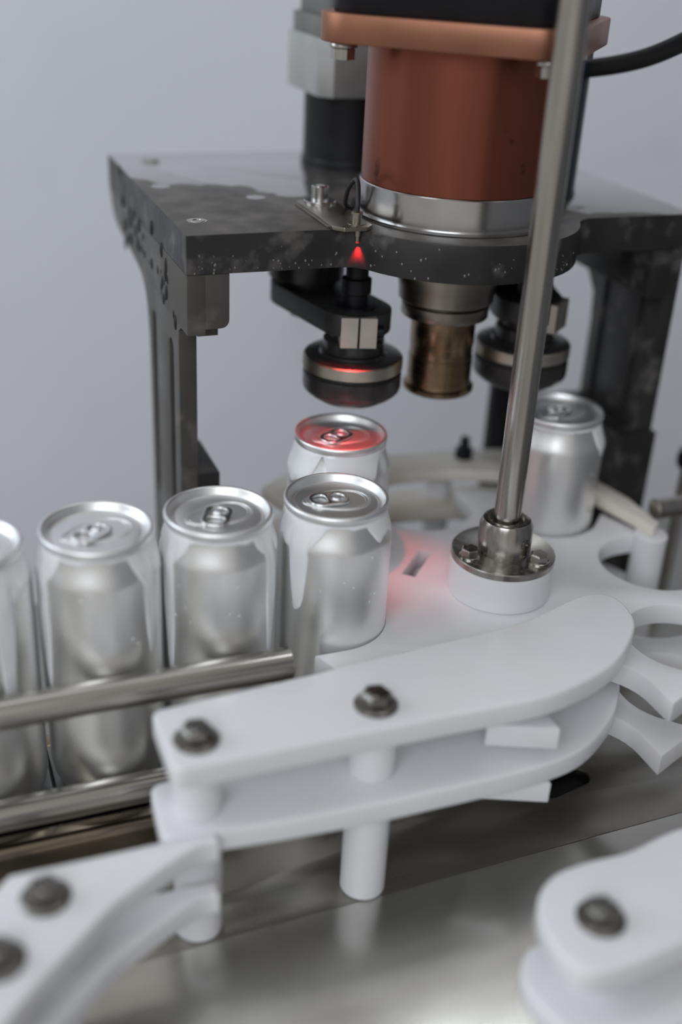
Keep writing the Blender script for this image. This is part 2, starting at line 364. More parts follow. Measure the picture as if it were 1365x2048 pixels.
def egg(ang, n=40, k=1.0):
    """outline of the raised panel around tab and mouth; narrow at the finger end"""
    out = []
    for i in range(n):
        a = 2 * PI * i / n; x = 17.2 * k * cos(a); y = (10.6 + 3.2 * cos(a)) * k * sin(a)
        out.append((x * cos(ang) - y * sin(ang), x * sin(ang) + y * cos(ang)))
    return out
def ring_bead(bm, pts, z, r):
    P = [Vector((x, y, z)) for x, y in pts]; n = len(P); rings = []
    for i in range(n):
        tt = (P[(i + 1) % n] - P[i - 1]).normalized(); nn = Vector((-tt.y, tt.x, 0))
        rings.append([bm.verts.new(P[i] + r * 1.3 * cos(PI * k / 4) * nn + Vector((0, 0, r * sin(PI * k / 4)))) for k in range(5)])
    for i in range(n):
        a, b = rings[i], rings[(i + 1) % n]
        for k in range(4): bm.faces.new((a[k], a[k + 1], b[k + 1], b[k]))
    return bm
def foam_mesh(spec, seed):
    """thin foam film over the neck, running down the sides in drips. spec: [(centre angle, half width, lowest z)], angles from the side facing the lens"""
    rnd = random.Random(seed); nA, nZ = 150, 70
    ph = [rnd.uniform(0, 6.28) for _ in range(6)]
    def prof_r(z):
        pr = [p for p in can_body_prof() if p[1] >= 13]
        for (r0, z0), (r1, z1) in zip(pr, pr[1:]):
            if z0 <= z <= z1: return r0 + (r1 - r0) * (z - z0) / max(1e-6, z1 - z0)
        return 25.6
    def low(a):
        w = 1.3 * sin(5 * a + ph[0]) + 0.8 * sin(11 * a + ph[1]) + 0.5 * sin(23 * a + ph[2])
        z = 139.3 + w * 0.5
        for c, hw, zl in spec:
            d = abs((a - rad(c) + PI) % (2 * PI) - PI) / rad(hw)
            if d < 1:
                e = 1 - d ** 3.2
                z = min(z, 140 - (140 - zl) * e + w * 1.2)
        return z
    bm = bmesh.new(); top = 141.2; grid = []
    for i in range(nA):
        a = 2 * PI * i / nA; lo = low(a); col = []
        for j in range(nZ // 4):
            tt = j / (nZ // 4 - 1); z = top + (lo - top) * tt
            th = 0.75 * min(1, (1 - tt) * 4.5) ** 0.5 * min(1, tt * 8 + 0.25) + 0.12 * sin(3 * a + z * 0.21 + ph[3])*min(1,(1-tt)*5)
            r = prof_r(z) + (th if tt < 1 else -0.08)
            col.append(bm.verts.new((r * cos(a - PI / 2), r * sin(a - PI / 2), z)))
        grid.append(col)
    for i in range(nA):
        A, B = grid[i], grid[(i + 1) % nA]
        for j in range(len(A) - 1): bm.faces.new((A[j], B[j], B[j + 1], A[j + 1]))
    return bm
body_me = obj('body', LB(can_body_prof(), seg=96), M_ALU); lid_me = None
def make_can(x, y, label, tab_ang, egg_ang, foam, seed, nd=10, rot=0.0):
    root = thing('aluminium_can', label, 'can', (x, y, 0), rot, 'silver drinks cans')
    if body_me.parent is None and not body_me.get('used'): bo = body_me; bo['used'] = 1
    else: bo = body_me.copy(); COL.objects.link(bo)
    bo.parent = root
    if 'used' in bo: pass
    bm = LB(lid_prof(), seg=96)
    ring_bead(bm, egg(egg_ang), 142.8, 0.5); ring_bead(bm, egg(egg_ang, k=0.9), 142.8, 0.35)
    lid = obj('lid', bm, M_LID, root, sharp=60)
    # tab: finger hole at the outer end, rivet island at the nose
    ca, sa = cos(tab_ang), sin(tab_ang)
    def R(pts): return [(px * ca - py * sa, px * sa + py * ca) for px, py in pts]
    out = R([(-14.6 + 5.6 - 5.6 * cos(q), 7.0 * sin(q)) for q in [-PI / 2 + PI * i / 10 for i in range(11)]][::1] if False else
            smooth_closed([(-14.4, 0), (-13.4, 4.6), (-9.5, 6.9), (-3, 7.2), (2.5, 7.0), (5.6, 5.0), (6.6, 0), (5.6, -5.0), (2.5, -7.0), (-3, -7.2), (-9.5, -6.9), (-13.4, -4.6)], 4))
    h1 = R(smooth_closed([(-12.2, 0), (-11.2, 3.3), (-8.4, 4.6), (-5.9, 3.6), (-5.2, 0), (-5.9, -3.6), (-8.4, -4.6), (-11.2, -3.3)], 3))
    h2 = R([(0.5 + 3.9 * cos(2 * PI * i / 20), 4.3 * sin(2 * PI * i / 20)) for i in range(20)])
    tab = obj('tab', PB(out, 143.3, 144.7, holes=[h1, h2], ch=0.6, steps=3), M_TAB, root, sharp=70)
    obj('rivet', lathe(bmesh.new(), [(0, 142.8), (3.2, 142.8), (3.2, 143.5), (2.5, 144.0), (2.2, 144.6), (1.2, 145.0), (0, 145.0)], seg=20, c=(0.5 * ca, 0.5 * sa, 0)), M_LID, tab)
    obj('foam_film', foam_mesh(foam, seed), M_FOAM, root, sharp=180)
    bm = bmesh.new(); rnd = random.Random(seed + 50)
    for _ in range(nd):
        a = rnd.uniform(-2.3, -0.7); z = rnd.uniform(92, 127)
        droplet(bm, (29.65 * cos(a), 29.65 * sin(a), z), rnd.uniform(0.35, 0.75), (cos(a), sin(a), 0), 1)
    tag(obj('water_drops', bm, M_WATER, root), kind='stuff')
    return root
step = CDIR * 61.2
c1 = CL0 - step
make_can(c1.x, c1.y, 'silver can cut off by the left edge, first of the conveyor row', rad(60), rad(40), [(70, 36, 124), (50, 10, 60), (180, 60, 118)], 1)
make_can(-115.7, 474.6, 'silver can second from left in the row, tab angled up and right', rad(62), rad(35), [(-62, 36, 125), (-47, 9, 62), (78, 34, 124), (66, 9, 84), (180, 60, 118)], 2)
make_can(-60.4, 498.4, 'silver can third from left, in front of the grey machine leg', rad(86), rad(35), [(-60, 35, 126), (-47, 9, 58), (80, 33, 125), (67, 9, 64), (180, 60, 118)], 3)
make_can(-2.7, 521.0, 'silver can at the white star wheel, faint red glow on its lid', rad(20), rad(14), [(-50, 42, 125), (-36, 13, 92), (72, 34, 129), (180, 60, 118)], 4, 16)
make_can(-2.7, 602.5, 'silver can under the dark roller with its lid lit bright red', rad(52), rad(30), [(-60, 40, 122), (20, 40, 120), (180, 60, 118)], 5, 14)
make_can(131.3, 657.0, 'silver can standing behind the slim steel shaft beside the dark right leg', rad(57), rad(35), [(70, 26, 122), (180, 60, 118)], 6, 4)

# ------------------------------------------------------------------ star wheel with its shaft
t = thing('star_wheel', 'double white plastic star wheel with round pockets on a slim steel shaft', 'wheel', (STAR[0], STAR[1], 0))
def star_outline():
    pts = []
    for k in range(8):
        a = rad(22.5 + 45 * k); rx, ry = cos(a), sin(a); tx, ty = -ry, rx
        loc = [(123.0, -32.2), (113, -32.2)] + [(105.2 + 32.2 * cos(q), 32.2 * sin(q)) for q in [-PI / 2 - PI * i / 22 for i in range(23)]] + [(113, 32.2), (123.0, 32.2)]
        pts += [(r * rx + s * tx, r * ry + s * ty) for r, s in loc]
    return pts
so = star_outline()
hole = [(37.3 - 92, 571.5 - 561), (44.5 - 92, 569.0 - 561), (55.3 - 92, 598 - 561), (48.5 - 92, 600.5 - 561)]
obj('star_plate', PB(so, 59, 72, holes=[hole], ch=1.0), M_PLASTIC, t)
obj('star_plate', PB(so, 26, 39, ch=1.0), M_PLASTIC, t)
obj('hub_spacer', LB(disc_prof(34, 38.8, 59.2)), M_PLASTIC, t)
obj('hub_boss', LB(disc_prof(29, 71.8, 93, 1.0), seg=80), M_PLASTIC, t)
obj('hub_spacer', LB(disc_prof(30, -0.2, 26.2)), M_PLASTIC, t)
fl = obj('shaft_flange', LB([(0, 93), (28.6, 93), (29.2, 93.6), (29.2, 96.6), (28.6, 97.2), (16.5, 97.2), (15.2, 97.7), (0, 97.7)], seg=80), M_STEEL, t)
cb = bmesh.new()
lathe(cb, [(7.4, 97.4), (15.0, 97.4), (15.0, 113.5), (13.2, 117.2), (12.6, 117.4), (10.0, 117.4), (9.4, 115.5), (7.4, 115.0)], seg=64)
co = obj('shaft_collar', cb, M_STEEL, t)
for an in (206, 328, 90):
    c = (21.8 * cos(rad(an)), 21.8 * sin(rad(an)))
    bo = obj('hex_bolt', hexprism(bmesh.new(), c, 5.3, 98.2, 102.4, rot=0.35), M_STEEL, fl)
    obj('washer', LB([(0, 97.1), (5.9, 97.1), (5.9, 98.0), (5.4, 98.3), (0, 98.3)], seg=28, c=(c[0], c[1], 0)), M_STEEL, fl)
an = rad(-48); T = Matrix.Translation((14.6 * cos(an), 14.6 * sin(an), 107)) @ Vector((cos(an), sin(an), 0)).to_track_quat('Z', 'Y').to_matrix().to_4x4()
obj('set_screw', lathe(bmesh.new(), [(2.9, -0.6), (2.9, 1.2), (2.3, 1.5), (1.7, 1.4), (1.6, -0.2), (0, -0.2)], seg=20, mtx=T), M_DARKSTEEL, co)
obj('drive_shaft', LB([(0, 90), (7.5, 90), (7.5, 480), (7.0, 480.5), (0, 480.5)], seg=48), M_STEEL, t)

# ------------------------------------------------------------------ white plastic guides
def flange_bolt(parent, x, y, z, R=10.3, rot=0.2):
    bm = lathe(bmesh.new(), [(0, z), (R - 0.4, z), (R, z + 0.4), (R, z + 1.0), (R - 0.8, z + 1.6), (R - 2.2, z + 2.2), (0, z + 2.4)], seg=36, c=(x, y, 0))
    f = obj('flange_bolt', bm, M_DARKSTEEL, parent)
    hb = hexprism(bmesh.new(), (x, y), 7.2, z + 2.0, z + 7.6, rot=rot, ch=1.2)
    lathe(hb, [(0, z + 7.5), (4.6, z + 7.5), (4.2, z + 8.0), (0, z + 8.2)], seg=20, c=(x, y, 0))
    obj('bolt_head', hb, M_DARKSTEEL, f)
def post(parent, x, y, z0, z1, r=11.2): obj('spacer_post', LB(disc_prof(r, z0, z1, 0.8), seg=40, c=(x, y, 0)), M_PLASTIC, parent)

g = thing('curved_can_guide', 'long white plastic can guide in the centre foreground, rounded at its right end', 'guide', (0, 0, DECK))
dz = -DECK
upper = [(-80.0, 408.5)] + [(-71, 413), (-7.1, 444.3), (8.2, 453.0)] + smooth_open([(43.8, 471.0), (81.8, 490.0), (100.6, 501.9), (116.5, 515.6), (130.6, 527.1), (142.1, 531.3), (150.7, 527.1), (155.3, 515.0), (154.8, 499), (142.8, 472.5), (127.4, 454.8), (103.4, 436.7), (77, 425.2)], 5) + [(54, 416.6), (31.4, 407.5), (6.9, 397.9), (-44.1, 377.0), (-64.0, 369.5)]
upper = round_poly(upper, [7, 0, 0, 0] + [0] * (len(upper) - 8) + [0, 0, 0, 6], 6)
lower = [(-80.5, 402)] + [(-20, 431), (30, 455)] + smooth_open([(81.8, 484), (116.5, 512), (135, 522), (150, 519), (153.5, 505), (151.0, 491.0), (143.1, 470.5), (125.4, 445.8), (102.9, 430.4), (73.6, 417.5)], 5) + [(29.6, 399.7), (7.3, 391.5), (-19.4, 382.5), (-47.4, 374.0), (-69.0, 368.0)]
lower = round_poly(lower, [6, 0, 0] + [0] * (len(lower) - 8) + [0, 0, 0, 0, 5], 6)
obj('guide_plate', PB(upper, 78 + dz, 90 + dz, ch=1.6, steps=3), M_PLASTIC, g)
obj('guide_plate', PB(lower, 41 + dz, 53 + dz, ch=1.6, steps=3), M_PLASTIC, g)
for x, y in ((-57.0, 390.0), (20.6, 421.5)):
    post(g, x, y, 53 + dz - 0.1, 78 + dz + 0.1); post(g, x, y, 0, 41 + dz + 0.1)
    flange_bolt(g, x, y, 90 + dz - 0.1)

def apron_drop(x, y): return -1.5 - max(0, (x + 37) * 0.398 + (386 - y) * 0.917) * math.tan(rad(16))
g = thing('arched_can_guide', 'white plastic guide with a concave arch in the lower left corner', 'guide', (0, 0, DECK))
arc_u = smooth_open([(-45, 369.0), (-52.5, 366.0), (-62, 356.5), (-72, 344.5), (-82, 331.5), (-90.5, 315), (-98.5, 299), (-104.5, 286.5), (-110, 272), (-116, 248), (-119, 220)], 4)
outer = [(-46.5, 374.5), (-70, 366.5), (-99.5, 354.5), (-127.8, 343.5), (-131.5, 334), (-150, 280), (-158, 220)]
au = round_poly(outer[::-1] + arc_u, [0, 0, 2, 3] + [0] * (len(outer) - 4 + len(arc_u)), 4)
obj('guide_plate', PB(au, 41 + dz, 53 + dz, ch=1.4, steps=3), M_PLASTIC, g)
arc_l = [(x + 0.5, y - 2.0) for x, y in arc_u]
obj('guide_plate', PB(round_poly(outer[::-1] + arc_l, 0), 12 + dz, 24 + dz, ch=1.4, steps=3), M_PLASTIC, g)
for x, y in ((-110.0, 332.0), (-119.5, 300.0)):
    post(g, x, y, 24 + dz - 0.1, 41 + dz + 0.1); post(g, x, y, apron_drop(x, y), 12 + dz + 0.1); flange_bolt(g, x, y, 53 + dz - 0.1, rot=0.5)

g = thing('rounded_can_guide', 'blurred white plastic guide with one bolt in the lower right corner', 'guide', (0, 0, DECK))
ru = smooth_open([(215, 412), (162, 394), (134, 377.0), (115, 369.5), (99.5, 361.0), (91.0, 349.5), (89.2, 337.5), (92, 325.5), (97.5, 315), (107.0, 310), (124, 315.5), (148, 328.5), (180, 345), (215, 356)], 5)
rl = smooth_open([(215, 400), (160, 384), (120, 364), (102.5, 352.5), (89.6, 346.3), (84.8, 334), (87.4, 323.4), (94.3, 313), (104, 303), (122, 302), (150, 314), (215, 340)], 5)
obj('guide_plate', PB(ru, 41 + dz, 53 + dz, ch=1.6, steps=3), M_PLASTIC, g)
obj('guide_plate', PB(rl, 12 + dz, 24 + dz, ch=1.6, steps=3), M_PLASTIC, g)
for x, y in ((114, 337), (190, 372)):
    post(g, x, y, 24 + dz - 0.1, 41 + dz + 0.1, 12); post(g, x, y, apron_drop(x, y), 12 + dz + 0.1, 12); flange_bolt(g, x, y, 53 + dz - 0.1)

g = thing('rear_can_guide', 'stained beige plastic guide plate curving behind the star wheel', 'guide', (0, 0, DECK))
inner = [(STAR[0] + 134 * cos(rad(a)), STAR[1] + 134 * sin(rad(a))) for a in range(152, 56, -4)]
ro = [(194.5, 628.5), (198.5, 634), (186, 666), (165, 697), (146, 731), (110, 734), (73.8, 727), (31.5, 714), (-10, 700), (-35, 680), (-52, 652)]
rp = round_poly(inner + ro, [0] * len(inner) + [0.5, 1] + [6] * (len(ro) - 3) + [3], 4)
obj('guide_plate', PB(rp, 74 + dz, 82 + dz, ch=0.8), M_PLASTIC_OLD, g, )
rp2 = round_poly(inner + [(163, 699), (146, 731), (110, 734), (73.8, 727), (31.5, 714), (-10, 700), (-35, 680), (-52, 652)], 0)
obj('guide_plate', PB(rp2, 44 + dz, 54 + dz, ch=0.8), M_PLASTIC_OLD, g)
for x, y in ((66, 712), (-26, 672), (150, 705)):
    post(g, x, y, 54 + dz - 0.1, 74 + dz + 0.1, 9); post(g, x, y, 0, 44 + dz + 0.1, 9)
post(g, 195.0, 634.0, 0, 74.1 + dz, 10.5)
nb = obj('hex_nut', hexprism(bmesh.new(), (82, 716), 6.6, 82 + dz, 89 + dz, rot=0.3), M_BLACK, g)
obj('threaded_stud', LB([(0, 80 + dz), (3.4, 80 + dz), (3.4, 96 + dz), (2.8, 97 + dz), (0, 97 + dz)], seg=20, c=(82, 716, 0)), M_BLACK, g)

# outfeed rail and knob at the right edge
t = thing('outfeed_rail', 'short steel rail end beside a white post at the right edge', 'rail', (198, 648, DECK), MROT)
bm = bmesh.new(); rod(bm, (0, 0, 84 + dz), (220, 0, 84 + dz), 6.5, 32); obj('rail_bar', bm, M_STEEL, t)
bm = bmesh.new(); rod(bm, (170, 0, 0), (170, 0, 78 + dz), 6, 24); obj('rail_post', bm, M_STEEL, t)
t = thing('knob_post', 'thin steel post with a dark round knob at the right edge', 'knob', (233, 708, DECK))
obj('post', LB(disc_prof(4, 0, 108), seg=24), M_STEEL, t)
obj('knob', LB([(0, 107), (5, 107), (7.6, 110), (8, 116), (6.5, 121), (0, 122.5)], seg=28), M_BLACK, t)

# ------------------------------------------------------------------ machine frame
t = thing('seamer_frame', 'dark grey machine bridge plate on two legs above the cans', 'machine frame', (MA[0], MA[1], DECK), MROT)
z0, z1 = 239 + dz, 260 + dz
def arcpts(c, r, a0, a1, n): return [(c[0] + r * cos(rad(a0 + (a1 - a0) * i / n)), c[1] + r * sin(rad(a0 + (a1 - a0) * i / n))) for i in range(n + 1)]
# front edge at v = -24 with the round nose around the spindle, joined by concave fillets
def fillet_nose(R=72, ve=-24.0, rf=16):
    yc = ve - rf; xc = math.sqrt((R + rf) ** 2 - yc ** 2)
    th = math.degrees(math.atan2(yc, xc))
    left = arcpts((-xc, yc), rf, 90, 180 - (180 - (180 + th) ) if False else math.degrees(math.atan2(-yc, xc)), 8)
    nose = arcpts((0, 0), R, 180 - th, 360 + th, 40)
    right = arcpts((xc, yc), rf, 180 + th, 90, 8)
    return left + nose + right
front = [(-162, -24)] + fillet_nose() + [(148, -24)]
outline = front + [(148, 192), (-162, 192)]
tp = obj('bridge_plate', PB(outline, z0, z1, ch=0.7), M_PLATE, t)
tp.data.materials.append(M_WETTOP)
for p in tp.data.polygons:
    if p.normal.z > 0.9 and p.center.z > (z1 - 0.5) * MM: p.material_index = 1
# left leg: profile in (v, z), thickness along u
def leg_prof():
    back = [(192, 239), (178, 222)] + [(150, 216), (118, 212), (96, 208), (84, 201), (78, 190), (74, 172)]
    return [(-4, -21), (-4, 203), (-9, 206), (-24, 206.5), (-24, 239)] + smooth_open(back, 4) + [(73, 90), (73, -21)]
YZ = lambda u: Matrix(((0, 0, 1, 0), (1, 0, 0, 0), (0, 1, 0, dz), (0, 0, 0, 1)))
def slotpoly(v, w, za, zb): return [(v - w * cos(PI * i / 8), za - w * 0 + w * -sin(PI * i / 8)) for i in range(9)] + [(v + w * cos(PI * i / 8), zb + w * sin(PI * i / 8)) for i in range(9)]
lg = obj('left_leg', PB(leg_prof(), -162, -152, holes=[slotpoly(59, 4.8, 80, 190), slotpoly(15, 5.4, 90, 187)], ch=0.5, mtx=YZ(0)), M_LEG, t)
tag(lg, 'left leg with two long dark slots in its outer face')
bm = PB([(-2, 60), (71, 60), (71, 200), (-2, 200)], -157.5, -152.2, ch=0, mtx=YZ(0)); obj('slot_shade_backing', bm, M_BLACKHOLE, lg)  # black sheet close behind the slots, painting their shaded depth
bm = PB(round_poly([(-162, -24), (-139, -24), (-139, 40), (-162, 40)], 0), 208 + dz, 239 + dz, ch=0)
bm.free()
bm = PB(round_poly([(-152.2, 209.5), (-139, 209.5), (-139, 239), (-152.2, 239)], [0, 4.5, 0, 0], 5), -24, 150, ch=0.3, mtx=Matrix(((1, 0, 0, 0), (0, 0, 1, 0), (0, 1, 0, dz), (0, 0, 0, 1))))
obj('corner_block', bm, M_LEG, t)
bm = bmesh.new(); box(bm, -152.2, -140.5, -6, 72, 199.5 + dz, 209.4 + dz, 0.3); obj('ledge', bm, M_LEG, t)
bm = bmesh.new(); box(bm, -152.2, -139, -4, 44, 0, 115 + dz, 0.4); obj('foot_block', bm, M_PLATE, t)
# right leg
bm = PB([(-22, -21), (-22, 239), (120, 239), (100, 226), (70, 210), (54, 190), (52, 170), (52, -21)], 138, 148, ch=0.5, mtx=YZ(0)); lr = obj('right_leg', bm, M_PLATE, t)
for va, vb in ((38, 40.5), (-2, 0.5)):
    bm = bmesh.new(); box(bm, 136.4, 138.1, va, vb, 120 + dz, 205 + dz, 0.2); obj('rib', bm, M_PLATE, lr)
bm = PB(round_poly([(124, 208.6), (138.1, 208.6), (138.1, 239), (124, 239)], [2, 0, 0, 0], 4), -24, 120, ch=0.3, mtx=Matrix(((1, 0, 0, 0), (0, 0, 1, 0), (0, 1, 0, dz), (0, 0, 0, 1))))
obj('corner_block', bm, M_PLATE, t)
bm = bmesh.new(); box(bm, 122, 150, -25, 54, 0, 118 + dz, 0.4); obj('foot_block', bm, M_PLATE, t)
# screws and plugs let into the plate
sb = lathe(bmesh.new(), [(5.6, z1 - 0.05), (5.6, z1 + 0.15), (5.0, z1 + 0.25), (4.4, z1 + 0.1), (4.2, z1 + 0.05), (4.0, z1 + 0.3), (2.4, z1 + 0.4), (2.2, z1 + 0.05), (0, z1 + 0.05)], seg=28, c=(-148.8, 5.5, 0))
obj('socket_screw', sb, M_STEEL, t)
for u, v in ((-101.4, 54.4), (-149.3, 90.4), (-138, 172)):
    obj('plug', LB([(0, z1 - 0.2), (5.6, z1 - 0.2), (5.6, z1 + 0.1), (5.2, z1 + 0.25), (0, z1 + 0.25)], seg=28, c=(u, v, 0)), M_RING, t)
# dark drips on the outer face
bm = bmesh.new(); rnd = random.Random(3)
for _ in range(46):
    v = rnd.uniform(30, 150) if rnd.random() < 0.65 else rnd.uniform(-5, 70); z = 258 - abs(rnd.gauss(30, 16)) + (150 - v) * -0.12
    r = rnd.choice((0.8, 1.0, 1.4, 1.9, 2.4))
    if v > 84 and z < 212: z = rnd.uniform(216, 246)
    if z < 205: z = 205 + rnd.random() * 20
    if v > 60 and z < 214 : z = 216 + rnd.random() * 20
    T = Matrix.Translation((-161.95, v, z + dz)) @ Matrix(((0, 0, -1, 0), (0.8, 0, 0, 0), (0, 1.9, 0, 0), (0, 0, 0, 1)))
    lathe(bm, [(r, -0.05), (r * 0.9, 0.25 * r), (r * 0.5, 0.42 * r), (0, 0.48 * r)], seg=10, mtx=T)
tag(obj('oily_drops', bm, M_BLACKHOLE, t), kind='stuff')
# water beads along the front face of the plate
bm = bmesh.new()
for _ in range(38):
    u = rnd.uniform(-158, -70); z = 239.5 + abs(rnd.gauss(0, 6))
    droplet(bm, (u, -24.02, min(z, 257) + dz), rnd.uniform(0.25, 0.7), (0, -1, 0), 1.2, 6)
for _ in range(36):
    a = rad(rnd.uniform(205, 318)); z = 239.8 + abs(rnd.gauss(0, 6))
    droplet(bm, (72.02 * cos(a), 72.02 * sin(a), min(z, 257) + dz), rnd.uniform(0.25, 0.75), (cos(a), sin(a), 0), 1.2, 6)
tag(obj('water_beads', bm, mat('water_bead', (0.16, 0.155, 0.15), 0.06, coat=1.0), t), kind='stuff')

# support pillar behind
t = thing('rear_pillar', 'dark round pillar behind the slim shaft, below the bridge plate', 'pillar', (*mw(84, 62), DECK))
obj('pillar', LB([(0, 0), (16, 0), (16, 6), (11, 7), (11, 258), (13.5, 259), (13.5, 259.9), (0, 259.9)], seg=40), M_BLACK, t)

# ------------------------------------------------------------------ spindle drive
t = thing('spindle_motor', 'copper coloured motor housing with black motor and square flange on the bridge plate', 'motor', (MA[0], MA[1], 260), rad(-18))
obj('base_ring', LB([(0, 0), (57, 0), (57.6, 0.6), (57.6, 2.0), (55, 2.3), (55, 3), (55, 18.4), (54.4, 19), (0, 19)], seg=96), M_RING, t)
obj('housing', LB([(0, 18.9), (53.6, 18.9), (54, 19.4), (54, 91), (0, 91)], seg=96), M_COPPER, t)
sq = round_poly([(-67, -67), (67, -67), (67, 67), (-67, 67)], 22, 10)
obj('flange', PB(sq, 91, 105, ch=0.9), M_COPPERFL, t)
obj('motor_body', PB(round_poly([(-61, -61), (61, -61), (61, 61), (-61, 61)], 17, 8), 105, 230, ch=1.0), M_BLACK, t)
for x, y in ((53, 53), (-53, 53), (53, -53), (-53, -53)):
    b_ = obj('flange_bolt', hexprism(bmesh.new(), (x, y), 6.3, 82.5, 88.5, rot=0.15), M_STEEL, t)
    obj('washer', LB([(0, 88.4), (7.4, 88.4), (7.4, 90.0), (6.9, 91.1), (0, 91.1)], seg=28, c=(x, y, 0)), M_STEEL, b_)

t = thing('seaming_spindle', 'bronze seaming spindle hanging below the round nose of the plate', 'spindle', (MA[0], MA[1], 0))
obj('bearing_cone', LB([(0, 239), (33, 239), (33, 234), (30.5, 231), (30.5, 225), (28.5, 219), (28, 211), (27, 210), (24.5, 209.6), (0, 209.6)], seg=80), M_COLLAR, t)
obj('lock_collar', LB([(0, 209.7), (23.5, 209.7), (24, 208.6), (25.9, 208.2), (26, 207.6), (26, 201.6), (25.6, 201), (0, 201)], seg=80), M_COLLAR, t)
obj('chuck_sleeve', LB([(0, 201.1), (19.3, 201.1), (19.3, 184), (19.0, 183.6), (19.0, 176), (19.4, 175.5), (19.4, 160), (20, 158), (21.6, 157), (21.6, 154.8), (20.6, 153.8), (19.4, 153.2), (0, 153.2)], seg=80), M_BRONZE, t)

# ------------------------------------------------------------------ seaming arms with rollers
def seaming_arm(label, roller, pivot, lug_dir, name_group):
    t = thing('seaming_roller', label, 'seaming roller', (roller[0], roller[1], 0), 0, name_group)
    px, py = pivot[0] - roller[0], pivot[1] - roller[1]
    ang = math.atan2(py, px); L = math.hypot(px, py)
    a0 = ang + PI / 2
    out = [(21 * cos(ang + PI / 2 + PI * i / 14), 21 * sin(ang + PI / 2 + PI * i / 14)) for i in range(15)] + [(px + 22 * cos(ang - PI / 2 + PI * i / 14), py + 22 * sin(ang - PI / 2 + PI * i / 14)) for i in range(15)]
    arm = obj('arm', PB(out, 195.5, 208.5, ch=0.8), M_ARM, t)
    la = math.atan2(lug_dir[1], lug_dir[0])
    for s in (-1, 1):                                     # two jaws of the split clamp
        T = Matrix.Rotation(la, 4, 'Z')
        bm = plate(bmesh.new(), [(8, 0.7) if s > 0 else (8, -10.2), (22.6, 0.7) if s > 0 else (22.6, -10.2), (22.6, 10.2) if s > 0 else (22.6, -0.7), (8, 10.2) if s > 0 else (8, -0.7)], 190.5, 208.4, ch=0.3, steps=1, mtx=T)
        obj('clamp_jaw', bm, M_CLAMP, t)
    T = Matrix.Rotation(la, 4, 'Z')
    s0 = T @ Vector((17, 10, 199)); s1 = T @ Vector((17, 15, 199))
    obj('clamp_screw', rod(bmesh.new(), s0, s1, 3.6, 16), M_BLACK, t)
    obj('pivot_boss', LB([(0, 208.4), (19, 208.4), (19, 211), (23.5, 212), (23.5, 239), (0, 239)], seg=48, c=(px, py, 0)), M_ROLLER, t)
    obj('pivot_bolt', hexprism(bmesh.new(), (px, py), 9.5, 186.5, 195.6, rot=0.3), M_ROLLER, t)
    obj('adjusting_screw', LB([(0, 208.3), (11.5, 208.3), (11.5, 209.6), (7, 210), (7, 216), (8.5, 217), (8.5, 225), (6.5, 226), (6.5, 239), (0, 239)], seg=32), M_BLACK, t)
    obj('roller_hub', LB([(0, 195.6), (14, 195.6), (14, 190.6), (17.2, 190.2), (18, 189.4), (18, 183), (17.2, 182), (0, 182)], seg=56), M_ROLLER, t)
    hb = bmesh.new(); q = rad(-110); TT = Matrix.Translation((17.8 * cos(q), 17.8 * sin(q), 186)) @ Vector((cos(q), sin(q), 0)).to_track_quat('Z', 'Y').to_matrix().to_4x4()
    lathe(hb, [(2.6, -0.5), (2.6, 0.35), (2.1, 0.45), (0, 0.35)], seg=16, mtx=TT); obj('grub_screw', hb, M_BLACKHOLE, t)
    obj('upper_disc', LB([(0, 182.1), (19, 182.1), (20, 181), (27.6, 180.6), (28.6, 180.1), (28.6, 179.9), (0, 179.9)], seg=72), M_ROLLER, t)
    kb = bmesh.new(); n = 150; rows = [180.0, 179.2, 178.1, 177.0, 175.9, 174.8, 173.7, 172.7, 172.1]; rings = []
    for j, z in enumerate(rows):
        ring = []
        for i in range(n):
            edge = j in (0, len(rows) - 1)
            r = 28.4 if edge else 29.35 + 0.22 * (1 if (i + j) % 2 else -1)
            ring.append(kb.verts.new((r * cos(2 * PI * i / n), r * sin(2 * PI * i / n), z)))
        rings.append(ring)
    for A, B in zip(rings, rings[1:]):
        for i in range(n): kb.faces.new((A[i], A[(i + 1) % n], B[(i + 1) % n], B[i]))
    kb.faces.new(rings[0]); kb.faces.new(rings[-1])
    obj('knurled_ring', kb, M_KNURL, t, sharp=20)
    obj('lower_disc', LB([(0, 172.2), (27.2, 172.2), (27.2, 170.4), (28.6, 170.0), (29.3, 169.2), (29.3, 161.5), (28.8, 159.6), (27.4, 158.0), (25.4, 156.8), (25.2, 156.2), (23.5, 155.4), (21.6, 154.4), (20.2, 153.0), (19.2, 152.6), (0, 152.6)], seg=80), M_ROLLER, t)
    return t
seaming_arm('left seaming arm with bright clamp faces and knurled roller above the red lit can', (2, 640), (-29, 688), (0.12, -1.0), 'seaming rollers on arms')
seaming_arm('right seaming arm and roller, partly hidden behind the slim steel shaft', (107, 681), (100, 742), (0.88, -0.48), 'seaming rollers on arms')

